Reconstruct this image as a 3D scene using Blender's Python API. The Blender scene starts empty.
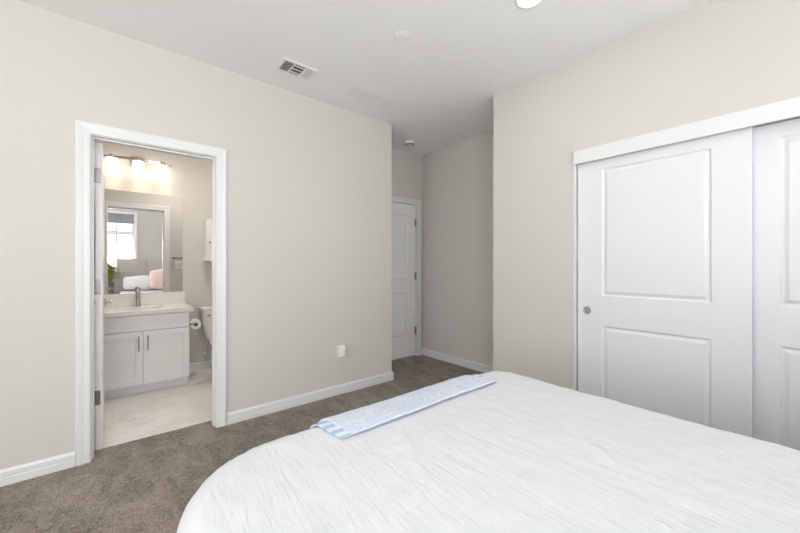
import bpy, bmesh, math, random
from mathutils import Vector, Matrix, noise

C = bpy.context.scene.collection
sc = bpy.context.scene
PI = math.pi

# light levels
SIDE_FILL_SKY, SIDE_FILL_UP, HEAD_SKY, HEAD_FILL_UP, FAR_FILL_SKY, FAR_FILL_UP = 6, 14, 38, 72, 10, 15
DOWNLIGHT_W, BATH_FILL_W, VANITY_EMIT, LENS_EMIT, WORLD = 1.5, 13, 3.8, 14.0, 5.7

# ------------------------------------------------------------------ camera, world, large lights, exposure
YAW = 39.75
cam_data = bpy.data.cameras.new('camera')
cam_data.sensor_width = 36.0
cam_data.lens = 36.0 * 346.0 / 800.0
cam_data.shift_y = -1.5 / 800.0
cam_data.clip_start = 0.02
cam = bpy.data.objects.new('camera', cam_data)
cam.location = (0, 0, 1.237)
cam.rotation_euler = (PI / 2, 0, math.radians(-YAW))
C.objects.link(cam)
sc.camera = cam

world = bpy.data.worlds.new('sky')
sc.world = world
world.use_nodes = True
bg = world.node_tree.nodes['Background']
bg.inputs['Color'].default_value = (0.95, 0.97, 1.0, 1)
bg.inputs['Strength'].default_value = WORLD

sc.view_settings.view_transform = 'Standard'
sc.view_settings.look = 'None'
sc.view_settings.gamma = 1.0
sc.view_settings.use_curve_mapping = False
sc.view_settings.exposure = 0.0


def area(name, loc, rot, sx, sy, power, color=(1, 1, 1), shape='RECTANGLE', spread=PI):
    l = bpy.data.lights.new(name, 'AREA')
    l.shape = shape
    l.size = sx
    if shape == 'RECTANGLE':
        l.size_y = sy
    l.energy = power
    l.color = color
    l.spread = spread
    o = bpy.data.objects.new(name, l)
    o.location = loc
    o.rotation_euler = rot
    C.objects.link(o)
    return o


# area lamps outside the headboard window and the added, unseen side and far windows
DAY = (0.985, 0.99, 1.0)
for nm, up, w in (('sky', -12, SIDE_FILL_SKY), ('ground', 50, SIDE_FILL_UP)):
    area('side_window_' + nm, (-3.78, 0.25, 1.9 if up < 0 else 1.0), (0, -math.radians(90 + up), 0), 1.3, 2.3, w, DAY)
for nm, up, w in (('sky', -12, HEAD_SKY), ('ground', 55, HEAD_FILL_UP)):  # the second lamp of each pair tilts up, added to brighten the ceiling
    area('headboard_window_' + nm, (-0.5, -1.32, 2.0 if up < 0 else 1.5), (math.radians(90 + up), 0, 0), 1.7, 1.0, w, DAY)
for nm, up, w in (('sky', -12, FAR_FILL_SKY), ('ground', 55, FAR_FILL_UP)):
    area('far_window_' + nm, (1.52, -1.32, 2.0 if up < 0 else 1.5), (math.radians(90 + up), 0, 0), 0.92, 1.0, w, DAY)

# ------------------------------------------------------------------ dimensions (metres), camera stands at x=0 y=0
CZ = 2.743
YW = 2.909           # wall with the bathroom door
YB0 = 3.03           # bathroom side of it
XC = 2.603           # wall with the closet
XA0 = 2.304          # end of the bathroom-door wall
XE = 3.285           # alcove side wall
YD = 3.475           # alcove wall with the entry door
YCE = 1.833          # corner where closet wall turns into the alcove
YBK = -1.0           # headboard wall
XS = -3.4
YBB = 4.682          # bathroom back wall
XBL, XBR = -0.215, 1.62
DX0, DX1, DH = -0.10, 0.602, 2.052      # bathroom door opening
AX0, AX1, ADH = 2.405, 3.18, 2.05       # entry door opening
KY0, KY1, KZ = -0.70, 1.124, 2.0        # closet opening

# ------------------------------------------------------------------ materials


def srgb(r, g, b):
    def f(c):
        c /= 255.0
        return c / 12.92 if c <= 0.04045 else ((c + 0.055) / 1.055) ** 2.4
    return (f(r), f(g), f(b), 1)


def mat(name, col, rough=0.6, metal=0.0, bump=None, spec=0.5, coat=0.0, var=0.0, var_scale=6):
    m = bpy.data.materials.new(name)
    m.use_nodes = True
    nt = m.node_tree
    p = nt.nodes['Principled BSDF']
    p.inputs['Base Color'].default_value = col
    p.inputs['Roughness'].default_value = rough
    p.inputs['Metallic'].default_value = metal
    p.inputs['Specular IOR Level'].default_value = spec
    p.inputs['Coat Weight'].default_value = coat
    if var:
        tc = nt.nodes.new('ShaderNodeTexCoord')
        n = nt.nodes.new('ShaderNodeTexNoise')
        n.inputs['Scale'].default_value = var_scale
        nt.links.new(tc.outputs['Object'], n.inputs['Vector'])
        mx = nt.nodes.new('ShaderNodeMix')
        mx.data_type = 'RGBA'
        mx.inputs[6].default_value = tuple(c * (1 - var) for c in col[:3]) + (1,)
        mx.inputs[7].default_value = tuple(min(1, c * (1 + var)) for c in col[:3]) + (1,)
        nt.links.new(n.outputs['Fac'], mx.inputs[0])
        nt.links.new(mx.outputs[2], p.inputs['Base Color'])
    if bump:
        sca, stren, dist = bump
        tc = nt.nodes.new('ShaderNodeTexCoord')
        n = nt.nodes.new('ShaderNodeTexNoise')
        n.inputs['Scale'].default_value = sca
        n.inputs['Detail'].default_value = 3
        b = nt.nodes.new('ShaderNodeBump')
        b.inputs['Strength'].default_value = stren
        b.inputs['Distance'].default_value = dist
        nt.links.new(tc.outputs['Object'], n.inputs['Vector'])
        nt.links.new(n.outputs['Fac'], b.inputs['Height'])
        nt.links.new(b.outputs['Normal'], p.inputs['Normal'])
    return m


def emit(name, col, strength):
    m = bpy.data.materials.new(name)
    m.use_nodes = True
    nt = m.node_tree
    p = nt.nodes['Principled BSDF']
    p.inputs['Base Color'].default_value = col
    p.inputs['Emission Color'].default_value = col
    p.inputs['Emission Strength'].default_value = strength
    p.inputs['Roughness'].default_value = 0.35
    return m


M = {}
M['wall'] = mat('greige_paint', srgb(208, 204, 198), 0.85, bump=(260, 0.12, 0.0008), spec=0.25)
M['ceiling'] = mat('ceiling_paint', srgb(246, 245, 243), 0.9, bump=(220, 0.12, 0.0008), spec=0.2)
M['trim'] = mat('white_trim_paint', srgb(224, 224, 223), 0.4, bump=(200, 0.04, 0.0003))
M['door'] = mat('white_door_paint', srgb(226, 226, 228), 0.42, bump=(120, 0.05, 0.0006))
M['inner_door'] = mat('white_interior_door_paint', srgb(234, 232, 230), 0.42, bump=(120, 0.05, 0.0006))
M['nickel'] = mat('brushed_nickel', (0.50, 0.47, 0.43, 1), 0.32, 1.0, bump=(400, 0.05, 0.0003))
M['dark_nickel'] = mat('aged_nickel', (0.30, 0.28, 0.26, 1), 0.42, 1.0, bump=(300, 0.05, 0.0003))
M['chrome'] = mat('chrome', (0.75, 0.74, 0.72, 1), 0.12, 1.0)
M['cabinet'] = mat('white_cabinet_lacquer', srgb(236, 234, 235), 0.4, bump=(60, 0.03, 0.0005))
M['porcelain'] = mat('porcelain', srgb(240, 238, 234), 0.12, coat=0.5)
M['plastic'] = mat('white_plastic', srgb(236, 235, 232), 0.4)
M['dark'] = mat('dark_void', (0.02, 0.02, 0.02, 1), 0.8)
M['duct'] = mat('duct_interior', (0.10, 0.10, 0.10, 1), 0.7)  # dark colour stands in for the shade of the hollow behind the louvres
M['paper'] = mat('tissue_paper', srgb(244, 243, 240), 0.95, bump=(150, 0.2, 0.001))
M['cardboard'] = mat('cardboard', srgb(150, 128, 100), 0.9)
M['leaf'] = mat('leaf_green', srgb(134, 146, 66), 0.5, var=0.45, var_scale=9)
M['pot'] = mat('grey_pot', srgb(128, 124, 118), 0.55, bump=(60, 0.2, 0.002))
M['soil'] = mat('soil', srgb(60, 48, 38), 0.95, bump=(80, 0.5, 0.004))
M['grey_wood'] = mat('greyed_wood', srgb(150, 140, 128), 0.6, var=0.15, var_scale=14)
M['headboard'] = mat('grey_upholstery', srgb(198, 192, 188), 0.9, bump=(180, 0.4, 0.002), var=0.06)
M['sheet'] = mat('white_cotton', srgb(242, 242, 243), 0.9, bump=(40, 0.35, 0.006), spec=0.2)
M['pink'] = mat('pink_cotton', srgb(244, 212, 207), 0.9, bump=(40, 0.35, 0.006), spec=0.2, var=0.06, var_scale=22)
M['shade_cloth'] = mat('grey_shade_cloth', srgb(150, 155, 160), 0.85, bump=(200, 0.2, 0.001))
M['mirror'] = mat('silver_mirror', (0.90, 0.90, 0.89, 1), 0.0, 1.0)
M['lamp_glass'] = emit('frosted_lamp_glass', (1.0, 0.90, 0.76, 1), VANITY_EMIT)
M['downlight'] = emit('downlight_lens', (1.0, 0.97, 0.92, 1), LENS_EMIT)
M['red'] = mat('red_indicator', srgb(190, 60, 50), 0.5)


def glass_mat():
    m = bpy.data.materials.new('window_glass')
    m.use_nodes = True
    nt = m.node_tree
    out = nt.nodes['Material Output']
    nt.nodes.remove(nt.nodes['Principled BSDF'])
    t = nt.nodes.new('ShaderNodeBsdfTransparent')
    t.inputs['Color'].default_value = (0.97, 0.98, 0.98, 1)
    g = nt.nodes.new('ShaderNodeBsdfGlossy')
    g.inputs['Roughness'].default_value = 0.02
    mx = nt.nodes.new('ShaderNodeMixShader')
    mx.inputs['Fac'].default_value = 0.05
    nt.links.new(t.outputs[0], mx.inputs[1])
    nt.links.new(g.outputs[0], mx.inputs[2])
    nt.links.new(mx.outputs[0], out.inputs['Surface'])
    return m


M['glass'] = glass_mat()


def node_mat(name):
    m = bpy.data.materials.new(name)
    m.use_nodes = True
    nt = m.node_tree
    return m, nt, nt.nodes['Principled BSDF'], nt.nodes.new('ShaderNodeTexCoord')


def add_noise(nt, vec, scale, detail=2.0, rough=0.5, dist=0.0):
    n = nt.nodes.new('ShaderNodeTexNoise')
    n.inputs['Scale'].default_value = scale
    n.inputs['Detail'].default_value = detail
    n.inputs['Roughness'].default_value = rough
    n.inputs['Distortion'].default_value = dist
    nt.links.new(vec, n.inputs['Vector'])
    return n


def ramp(nt, fac, stops):
    r = nt.nodes.new('ShaderNodeValToRGB')
    e = r.color_ramp.elements
    e[0].position, e[0].color = stops[0]
    e[1].position, e[1].color = stops[-1]
    for p, c in stops[1:-1]:
        x = e.new(p)
        x.color = c
    nt.links.new(fac, r.inputs['Fac'])
    return r


def mapping(nt, vec, scale=(1, 1, 1), rot=(0, 0, 0)):
    n = nt.nodes.new('ShaderNodeMapping')
    n.inputs['Scale'].default_value = scale
    n.inputs['Rotation'].default_value = rot
    nt.links.new(vec, n.inputs['Vector'])
    return n.outputs['Vector']


def mixc(nt, fac, a, b, blend='MIX'):
    mx = nt.nodes.new('ShaderNodeMix')
    mx.data_type = 'RGBA'
    mx.blend_type = blend
    for v, i in ((fac, 0), (a, 6), (b, 7)):
        if hasattr(v, 'is_linked'):
            nt.links.new(v, mx.inputs[i])
        else:
            mx.inputs[i].default_value = v
    return mx.outputs[2]


def add_bump(nt, p, height, strength, dist, normal=None):
    b = nt.nodes.new('ShaderNodeBump')
    b.inputs['Strength'].default_value = strength
    b.inputs['Distance'].default_value = dist
    nt.links.new(height, b.inputs['Height'])
    if normal:
        nt.links.new(normal, b.inputs['Normal'])
    nt.links.new(b.outputs['Normal'], p.inputs['Normal'])
    return b.outputs['Normal']


def carpet_mat():
    m, nt, p, tc = node_mat('taupe_carpet')
    v = tc.outputs['Object']
    fine = add_noise(nt, v, 120, 2, 0.8)
    tuft = add_noise(nt, mapping(nt, v, (1, 0.6, 1), (0, 0, 0.7)), 44, 3, 0.7, 0.6)
    swirl = add_noise(nt, mapping(nt, v, (1, 0.45, 1), (0, 0, 0.5)), 7, 4, 0.6, 0.9)
    c1 = ramp(nt, fine.outputs['Fac'], [(0.39, srgb(56, 47, 39)), (0.63, srgb(196, 181, 166))]).outputs['Color']
    c2 = ramp(nt, tuft.outputs['Fac'], [(0.36, srgb(74, 64, 55)), (0.66, srgb(184, 169, 154))]).outputs['Color']
    c3 = ramp(nt, swirl.outputs['Fac'], [(0.38, srgb(98, 87, 76)), (0.62, srgb(168, 154, 140))]).outputs['Color']
    a = mixc(nt, 0.42, c1, c2)
    b = mixc(nt, 0.4, a, c3)
    nt.links.new(b, p.inputs['Base Color'])
    p.inputs['Roughness'].default_value = 1.0
    p.inputs['Specular IOR Level'].default_value = 0.08
    p.inputs['Sheen Weight'].default_value = 0.2
    n = add_bump(nt, p, tuft.outputs['Fac'], 0.6, 0.02)
    add_bump(nt, p, fine.outputs['Fac'], 0.8, 0.010, n)
    return m


def marble_mat():
    m, nt, p, tc = node_mat('marble_tile')
    v = tc.outputs['Object']
    w = add_noise(nt, mapping(nt, v, (0.55, 1.5, 1), (0, 0, -0.35)), 1.5, 5, 0.6, 0.9)
    vein = ramp(nt, w.outputs['Fac'], [(0.478, (0, 0, 0, 1)), (0.5, (0.75, 0.75, 0.75, 1)), (0.515, (0, 0, 0, 1))]).outputs['Color']
    brk = add_noise(nt, v, 2.1, 2)
    brkr = ramp(nt, brk.outputs['Fac'], [(0.46, (0, 0, 0, 1)), (0.62, (1, 1, 1, 1))]).outputs['Color']
    vv = mixc(nt, 1.0, vein, brkr, 'MULTIPLY')
    cloud = add_noise(nt, v, 2.4, 4, 0.6, 0.5)
    base = ramp(nt, cloud.outputs['Fac'], [(0.3, srgb(224, 217, 209)), (0.6, srgb(240, 236, 231))]).outputs['Color']
    col = mixc(nt, vv, base, srgb(172, 150, 128))
    br = nt.nodes.new('ShaderNodeTexBrick')
    br.offset = 0.0
    br.inputs['Scale'].default_value = 1.0
    br.inputs['Brick Width'].default_value = 0.61
    br.inputs['Row Height'].default_value = 0.61
    br.inputs['Mortar Size'].default_value = 0.0010
    br.inputs['Color1'].default_value = (0, 0, 0, 1)
    br.inputs['Color2'].default_value = (0, 0, 0, 1)
    br.inputs['Mortar'].default_value = (1, 1, 1, 1)
    nt.links.new(v, br.inputs['Vector'])
    col2 = mixc(nt, br.outputs['Color'], col, srgb(218, 212, 205))
    nt.links.new(col2, p.inputs['Base Color'])
    p.inputs['Roughness'].default_value = 0.22
    return m


def quartz_mat():
    m, nt, p, tc = node_mat('pale_quartz')
    n = add_noise(nt, tc.outputs['Object'], 160, 3, 0.7)
    c = ramp(nt, n.outputs['Fac'], [(0.35, srgb(222, 216, 209)), (0.6, srgb(242, 239, 234))]).outputs['Color']
    nt.links.new(c, p.inputs['Base Color'])
    p.inputs['Roughness'].default_value = 0.2
    return m


def coverlet_mat():
    m, nt, p, tc = node_mat('white_crinkled_cotton')
    v = tc.outputs['Object']
    vr = mapping(nt, v, (1, 1, 1), (0, 0, 0.10))
    a = add_noise(nt, mapping(nt, vr, (95, 9, 20)), 1.0, 3, 0.6, 0.5)
    b = add_noise(nt, mapping(nt, vr, (36, 5, 12)), 1.0, 3, 0.55, 1.0)
    c = add_noise(nt, mapping(nt, v, (7, 38, 14), (0, 0, 0.55)), 1.0, 2, 0.5, 0.6)
    p.inputs['Base Color'].default_value = srgb(215, 216, 219)
    p.inputs['Roughness'].default_value = 0.92
    p.inputs['Specular IOR Level'].default_value = 0.15
    n = add_bump(nt, p, b.outputs['Fac'], 0.4, 0.008)
    n = add_bump(nt, p, a.outputs['Fac'], 0.45, 0.005, n)
    add_bump(nt, p, c.outputs['Fac'], 0.38, 0.006, n)
    return m


def quilt_mat():
    m, nt, p, tc = node_mat('pale_blue_quilting')
    v = tc.outputs['Object']
    vo = nt.nodes.new('ShaderNodeTexVoronoi')
    vo.feature = 'DISTANCE_TO_EDGE'
    vo.inputs['Scale'].default_value = 62
    nt.links.new(mapping(nt, v, (1, 0.6, 0.6), (0, 0, 0.6)), vo.inputs['Vector'])
    f = ramp(nt, vo.outputs['Distance'], [(0.0, (0, 0, 0, 1)), (0.16, (1, 1, 1, 1))]).outputs['Color']
    n = add_noise(nt, v, 9, 2)
    base = ramp(nt, n.outputs['Fac'], [(0.35, srgb(208, 215, 228)), (0.62, srgb(219, 224, 233))]).outputs['Color']
    nt.links.new(mixc(nt, f, srgb(196, 203, 219), base), p.inputs['Base Color'])
    p.inputs['Roughness'].default_value = 0.9
    add_bump(nt, p, f, 0.4, 0.004)
    return m


def stripe_mat():
    m, nt, p, tc = node_mat('blue_striped_ticking')
    w = nt.nodes.new('ShaderNodeTexWave')
    w.bands_direction = 'Y'
    w.inputs['Scale'].default_value = 6.5
    w.inputs['Distortion'].default_value = 1.2
    nt.links.new(tc.outputs['Object'], w.inputs['Vector'])
    c = ramp(nt, w.outputs['Fac'], [(0.25, srgb(168, 186, 204)), (0.75, srgb(214, 225, 234))]).outputs['Color']
    nt.links.new(c, p.inputs['Base Color'])
    p.inputs['Roughness'].default_value = 0.85
    return m


M['carpet'] = carpet_mat()
M['marble'] = marble_mat()
M['quartz'] = quartz_mat()
M['coverlet'] = coverlet_mat()
M['quilt'] = quilt_mat()
M['stripe'] = stripe_mat()

# ------------------------------------------------------------------ object and shape helpers (all shapes in world coordinates)
WL = {}


def tag(o, label=None, cat=None, group=None, kind=None):
    for k, v in (('label', label), ('category', cat), ('group', group), ('kind', kind)):
        if v:
            o[k] = v
    return o


def thing(name, loc, label, cat, group=None):
    o = bpy.data.objects.new(name, None)
    o.empty_display_size = 0.05
    C.objects.link(o)
    o.location = loc
    WL[o] = Vector(loc)
    return tag(o, label, cat, group)


def obj(name, bm, m, parent=None, smooth=False, origin=None):
    org = WL[parent] if parent else Vector(origin or (0, 0, 0))
    bmesh.ops.translate(bm, verts=bm.verts, vec=-org)
    bmesh.ops.recalc_face_normals(bm, faces=bm.faces)
    me = bpy.data.meshes.new(name)
    bm.to_mesh(me)
    bm.free()
    me.materials.append(M[m] if isinstance(m, str) else m)
    for p in me.polygons:
        p.use_smooth = smooth
    o = bpy.data.objects.new(name, me)
    C.objects.link(o)
    if parent:
        o.parent = parent
    else:
        o.location = org
    WL[o] = org
    if smooth:
        try:
            md = o.modifiers.new('smooth_angle', 'EDGE_SPLIT')
            md.split_angle = math.radians(38)
        except Exception:
            pass
    return o


def struct(name, bm, m, parent=None, label=None, smooth=False):
    o = obj(name, bm, m, parent, smooth)
    if not parent:
        o['kind'] = 'structure'
        if label:
            o['label'] = label
    return o


def nb():
    return bmesh.new()


def merge(bm, tmp):
    me = bpy.data.meshes.new('tmp')
    tmp.to_mesh(me)
    tmp.free()
    bm.from_mesh(me)
    bpy.data.meshes.remove(me)
    return bm


def box(lo, hi, bev=0.0, seg=2, bm=None):
    t = bmesh.new()
    bmesh.ops.create_cube(t, size=1.0)
    for v in t.verts:
        v.co = Vector([lo[i] + (v.co[i] + 0.5) * (hi[i] - lo[i]) for i in range(3)])
    if bev:
        bmesh.ops.bevel(t, geom=list(t.edges), offset=bev, segments=seg, profile=0.5, affect='EDGES')
    if bm is None:
        return t
    return merge(bm, t)


def lathe(profile, center, axis='Z', n=32, bm=None, caps=True):
    """profile: list of (radius, height along axis)"""
    t = bmesh.new()
    rings = []
    for r, h in profile:
        ring = []
        for k in range(n):
            a = 2 * PI * k / n
            x, y = r * math.cos(a), r * math.sin(a)
            co = {'Z': (x, y, h), 'X': (h, x, y), 'Y': (x, h, y)}[axis]
            ring.append(t.verts.new(Vector(co) + Vector(center)))
        rings.append(ring)
    for a, b in zip(rings, rings[1:]):
        for k in range(n):
            t.faces.new((a[k], a[(k + 1) % n], b[(k + 1) % n], b[k]))
    if caps:
        t.faces.new(rings[0])
        t.faces.new(rings[-1])
    if bm is None:
        return t
    return merge(bm, t)


def tube(pts, r, n=12, bm=None):
    t = bmesh.new()
    pts = [Vector(p) for p in pts]
    rings = []
    for i, p in enumerate(pts):
        d = (pts[min(i + 1, len(pts) - 1)] - pts[max(i - 1, 0)]).normalized()
        up = Vector((0, 0, 1)) if abs(d.z) < 0.9 else Vector((1, 0, 0))
        s = d.cross(up).normalized()
        u = s.cross(d)
        rr = r[i] if isinstance(r, (list, tuple)) else r
        rings.append([t.verts.new(p + (s * math.cos(2 * PI * k / n) + u * math.sin(2 * PI * k / n)) * rr) for k in range(n)])
    for a, b in zip(rings, rings[1:]):
        for k in range(n):
            t.faces.new((a[k], a[(k + 1) % n], b[(k + 1) % n], b[k]))
    t.faces.new(rings[0])
    t.faces.new(rings[-1])
    if bm is None:
        return t
    return merge(bm, t)


def loft(sections, bm=None):
    """sections: rings of points with equal counts"""
    t = bmesh.new()
    rings = [[t.verts.new(p) for p in s] for s in sections]
    n = len(rings[0])
    for a, b in zip(rings, rings[1:]):
        for k in range(n):
            t.faces.new((a[k], a[(k + 1) % n], b[(k + 1) % n], b[k]))
    t.faces.new(rings[0])
    t.faces.new(rings[-1])
    if bm is None:
        return t
    return merge(bm, t)


def cells(us, zs, hole, to3, t0, t1):
    """a wall slab made of one closed mesh, cells (i, j) in hole left out; to3(u, z, t) places it"""
    bm = bmesh.new()
    vs = {}

    def V(i, j, k):
        if (i, j, k) not in vs:
            vs[(i, j, k)] = bm.verts.new(to3(us[i], zs[j], (t0, t1)[k]))
        return vs[(i, j, k)]
    nu, nz = len(us) - 1, len(zs) - 1
    solid = lambda i, j: 0 <= i < nu and 0 <= j < nz and (i, j) not in hole
    for i in range(nu):
        for j in range(nz):
            if not solid(i, j):
                continue
            for k in (0, 1):
                bm.faces.new((V(i, j, k), V(i + 1, j, k), V(i + 1, j + 1, k), V(i, j + 1, k)))
            for (di, dj, e) in ((-1, 0, ((i, j), (i, j + 1))), (1, 0, ((i + 1, j), (i + 1, j + 1))),
                                (0, -1, ((i, j), (i + 1, j))), (0, 1, ((i, j + 1), (i + 1, j + 1)))):
                if not solid(i + di, j + dj):
                    a, b = e
                    bm.faces.new((V(*a, 0), V(*b, 0), V(*b, 1), V(*a, 1)))
    return bm


def casing(x0, x1, h, to3, width=0.072, closed=False, z0=0.0):
    """mitred casing round an opening; to3(u, z, t), t = distance out of the wall"""
    prof = [(0.004, 0.0), (0.004, 0.010), (0.010, 0.013), (width * 0.5, 0.014), (width * 0.62, 0.0165),
            (width - 0.006, 0.0195), (width, 0.017), (width, 0.0)]
    bm = bmesh.new()
    path = []
    for d, t in prof:
        pts = [(x0 - d, z0), (x0 - d, h + d), (x1 + d, h + d), (x1 + d, z0)]
        if closed:
            pts = [(x0 - d, z0 - d), (x0 - d, h + d), (x1 + d, h + d), (x1 + d, z0 - d)]
        path.append([bm.verts.new(to3(u, z, t)) for u, z in pts])
    n = len(prof)
    segs = 4 if closed else 3
    for a in range(n):
        b = (a + 1) % n
        for s in range(segs):
            bm.faces.new((path[a][s], path[a][(s + 1) % 4], path[b][(s + 1) % 4], path[b][s]))
    if not closed:
        bm.faces.new([path[a][0] for a in range(n)])
        bm.faces.new([path[a][3] for a in range(n)])
    return bm


def baseboard(p0, p1, nrm, z0=-0.005, h=0.10):
    """moulded board from p0 to p1 (xy), nrm points into the room"""
    prof = [(0, 0), (0.016, 0), (0.016, h * 0.52), (0.0125, h * 0.55), (0.0125, h * 0.60), (0.014, h * 0.64),
            (0.014, h * 0.86), (0.010, h * 0.93), (0.006, h), (0, h)]
    bm = bmesh.new()
    ends = [[bm.verts.new((p[0] + nrm[0] * d, p[1] + nrm[1] * d, z0 + z)) for d, z in prof] for p in (p0, p1)]
    n = len(prof)
    for k in range(n):
        bm.faces.new((ends[0][k], ends[0][(k + 1) % n], ends[1][(k + 1) % n], ends[1][k]))
    bm.faces.new(ends[0])
    bm.faces.new(ends[1])
    return bm


def panel_door(w, h, t, panels, to3, groove=0.007, ring=0.03):
    """moulded two-panel slab; local u 0..w, z 0..h, depth 0..t (0 = front)"""
    bm = bmesh.new()
    us = sorted({0, w} | {p[0] for p in panels} | {p[1] for p in panels})
    zs = sorted({0, h} | {p[2] for p in panels} | {p[3] for p in panels})
    for side in (0, 1):
        D = (lambda d: d) if side == 0 else (lambda d: t - d)
        grid = {}

        def V(u, z):
            k = (round(u, 5), round(z, 5))
            if k not in grid:
                grid[k] = bm.verts.new(to3(u, z, D(0)))
            return grid[k]
        for i in range(len(us) - 1):
            for j in range(len(zs) - 1):
                cu, cz = (us[i] + us[i + 1]) / 2, (zs[j] + zs[j + 1]) / 2
                if any(p[0] < cu < p[1] and p[2] < cz < p[3] for p in panels):
                    continue
                bm.faces.new((V(us[i], zs[j]), V(us[i + 1], zs[j]), V(us[i + 1], zs[j + 1]), V(us[i], zs[j + 1])))
        for a, b, c, d in panels:
            prev = [V(a, c), V(b, c), V(b, d), V(a, d)]
            for off, dep in ((0.004, 0.0022), (0.010, groove), (0.016, groove), (0.022, groove * 0.75), (ring, 0.0010), (ring + 0.004, 0.001)):
                cur = [bm.verts.new(to3(u, z, D(dep))) for u, z in ((a + off, c + off), (b - off, c + off), (b - off, d - off), (a + off, d - off))]
                for k in range(4):
                    bm.faces.new((prev[k], prev[(k + 1) % 4], cur[(k + 1) % 4], cur[k]))
                prev = cur
            bm.faces.new(prev)
    for a, b in (((0, 0), (w, 0)), ((w, 0), (w, h)), ((w, h), (0, h)), ((0, h), (0, 0))):
        bm.faces.new([bm.verts.new(to3(*q)) for q in ((*a, 0), (*b, 0), (*b, t), (*a, t))])
    bmesh.ops.remove_doubles(bm, verts=bm.verts, dist=1e-5)
    return bm


# ------------------------------------------------------------------ the setting: floors, ceiling, walls
struct('floor', box((XS - 0.15, YBK - 0.15, -0.12), (XE + 0.15, 3.06, 0.006)), 'carpet', label='taupe cut-pile carpet')
fa = box((XA0 - 0.0, 3.06, -0.12), (XE + 0.15, YD + 0.15, 0.006))
struct('floor_alcove', fa, 'carpet', label='taupe carpet in the entry alcove')
struct('floor_bathroom', box((XBL - 0.12, 3.06, -0.12), (XBR + 0.12, YBB + 0.12, -0.006)), 'marble', label='white veined marble tile floor')
struct('ceiling', box((XS - 0.15, YBK - 0.15, CZ), (XE + 0.15, YBB + 0.12, CZ + 0.12)), 'ceiling', label='smooth white ceiling')

# wall with the bathroom door
struct('wall_left', cells([XS - 0.15, DX0 - 0.02, DX1 + 0.02, XA0], [-0.1, DH + 0.02, CZ], {(1, 0)},
                          lambda u, z, t: (u, t, z), YW, YB0), 'wall', label='greige wall around the bathroom doorway')
struct('wall_alcove_left', box((XA0 - 0.115, YB0, -0.1), (XA0, YD, CZ)), 'wall', label='short alcove wall')
struct('wall_alcove_back', cells([XA0 - 0.115, AX0 - 0.02, AX1 + 0.02, XE + 0.12], [-0.1, ADH + 0.02, CZ], {(1, 0)},
                                 lambda u, z, t: (u, t, z), YD, YD + 0.115), 'wall', label='alcove wall around the entry door')
struct('wall_alcove_right', box((XE, YBK, -0.1), (XE + 0.12, YD, CZ)), 'wall', label='shaded greige alcove wall')
struct('wall_alcove_return', box((XC, YCE - 0.115, -0.1), (XE, YCE, CZ)), 'wall', label='closet end wall')
struct('wall_right', cells([YBK, KY0 - 0.012, KY1 + 0.012, YCE - 0.115], [-0.1, KZ + 0.03, CZ], {(1, 0)},
                           lambda u, z, t: (t, u, z), XC, XC + 0.115), 'wall', label='greige wall around the closet')
wb = (-1.38, 0.40, 1.20, 2.43)     # window above the headboard x0 x1 z0 z1
wf = (1.03, 2.0, 1.20, 2.43)      # unseen twin on the far side of the bed, added for light
struct('wall_back', cells([XS - 0.15, wb[0], wb[1], wf[0], wf[1], XE + 0.12], [-0.1, wb[2], wb[3], CZ], {(1, 1), (3, 1)},
                          lambda u, z, t: (u, t, z), YBK - 0.15, YBK), 'wall', label='wall behind the bed head')
ws = (-0.85, 1.35, 0.45, 2.5)       # unseen side window added to light the room, y0 y1 z0 z1
struct('wall_side', cells([YBK, ws[0], ws[1], YW], [-0.1, ws[2], ws[3], CZ], {(1, 1)},
                          lambda u, z, t: (t, u, z), XS - 0.15, XS), 'wall', label='wall with the wide window')
struct('wall_bathroom_left', box((XBL - 0.11, YB0, -0.1), (XBL, YBB, CZ)), 'wall')
struct('wall_bathroom_right', box((XBR, YB0, -0.1), (XBR + 0.11, YBB, CZ)), 'wall')
struct('wall_bathroom_back', box((XBL - 0.11, YBB, -0.1), (XBR + 0.11, YBB + 0.11, CZ)), 'wall', label='greige bathroom wall')

# baseboards
CW = 0.072
struct('baseboard_left', baseboard((XS, YW), (DX0 - CW - 0.004, YW), (0, -1)), 'trim', label='white baseboard left of the bathroom doorway')
struct('baseboard_left_long', baseboard((DX1 + CW + 0.004, YW), (XA0 + 0.014, YW), (0, -1)), 'trim', label='white baseboard right of the bathroom doorway')
struct('baseboard_alcove_left', baseboard((XA0, YW), (XA0, YD), (1, 0)), 'trim')
struct('baseboard_alcove_right', baseboard((XE, YCE), (XE, YD), (-1, 0)), 'trim', label='white baseboard in the alcove')
struct('baseboard_alcove_return', baseboard((XC - 0.014, YCE), (XE, YCE), (0, 1)), 'trim')
struct('baseboard_right', baseboard((XC, KY1 + 0.012), (XC, YCE + 0.014), (-1, 0)), 'trim')
struct('baseboard_back', baseboard((XS, YBK), (XC, YBK), (0, 1)), 'trim')
struct('baseboard_side', baseboard((XS, YBK), (XS, YW), (1, 0)), 'trim')
struct('baseboard_bathroom_back', baseboard((0.61, YBB), (XBR, YBB), (0, -1), z0=-0.006, h=0.09), 'trim', label='white bathroom baseboard')
struct('baseboard_bathroom_right', baseboard((XBR, YB0), (XBR, YBB), (-1, 0), z0=-0.006, h=0.09), 'trim')

# bathroom doorway: casings, jamb with stops
struct('trim_1', casing(DX0, DX1, DH, lambda u, z, t: (u, YW - t, z), CW), 'trim', label='white casing around the bathroom doorway')
struct('trim_2', casing(DX0, DX1, DH, lambda u, z, t: (u, YB0 + t, z), CW), 'trim', label='white casing on the bathroom side of the doorway')


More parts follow.
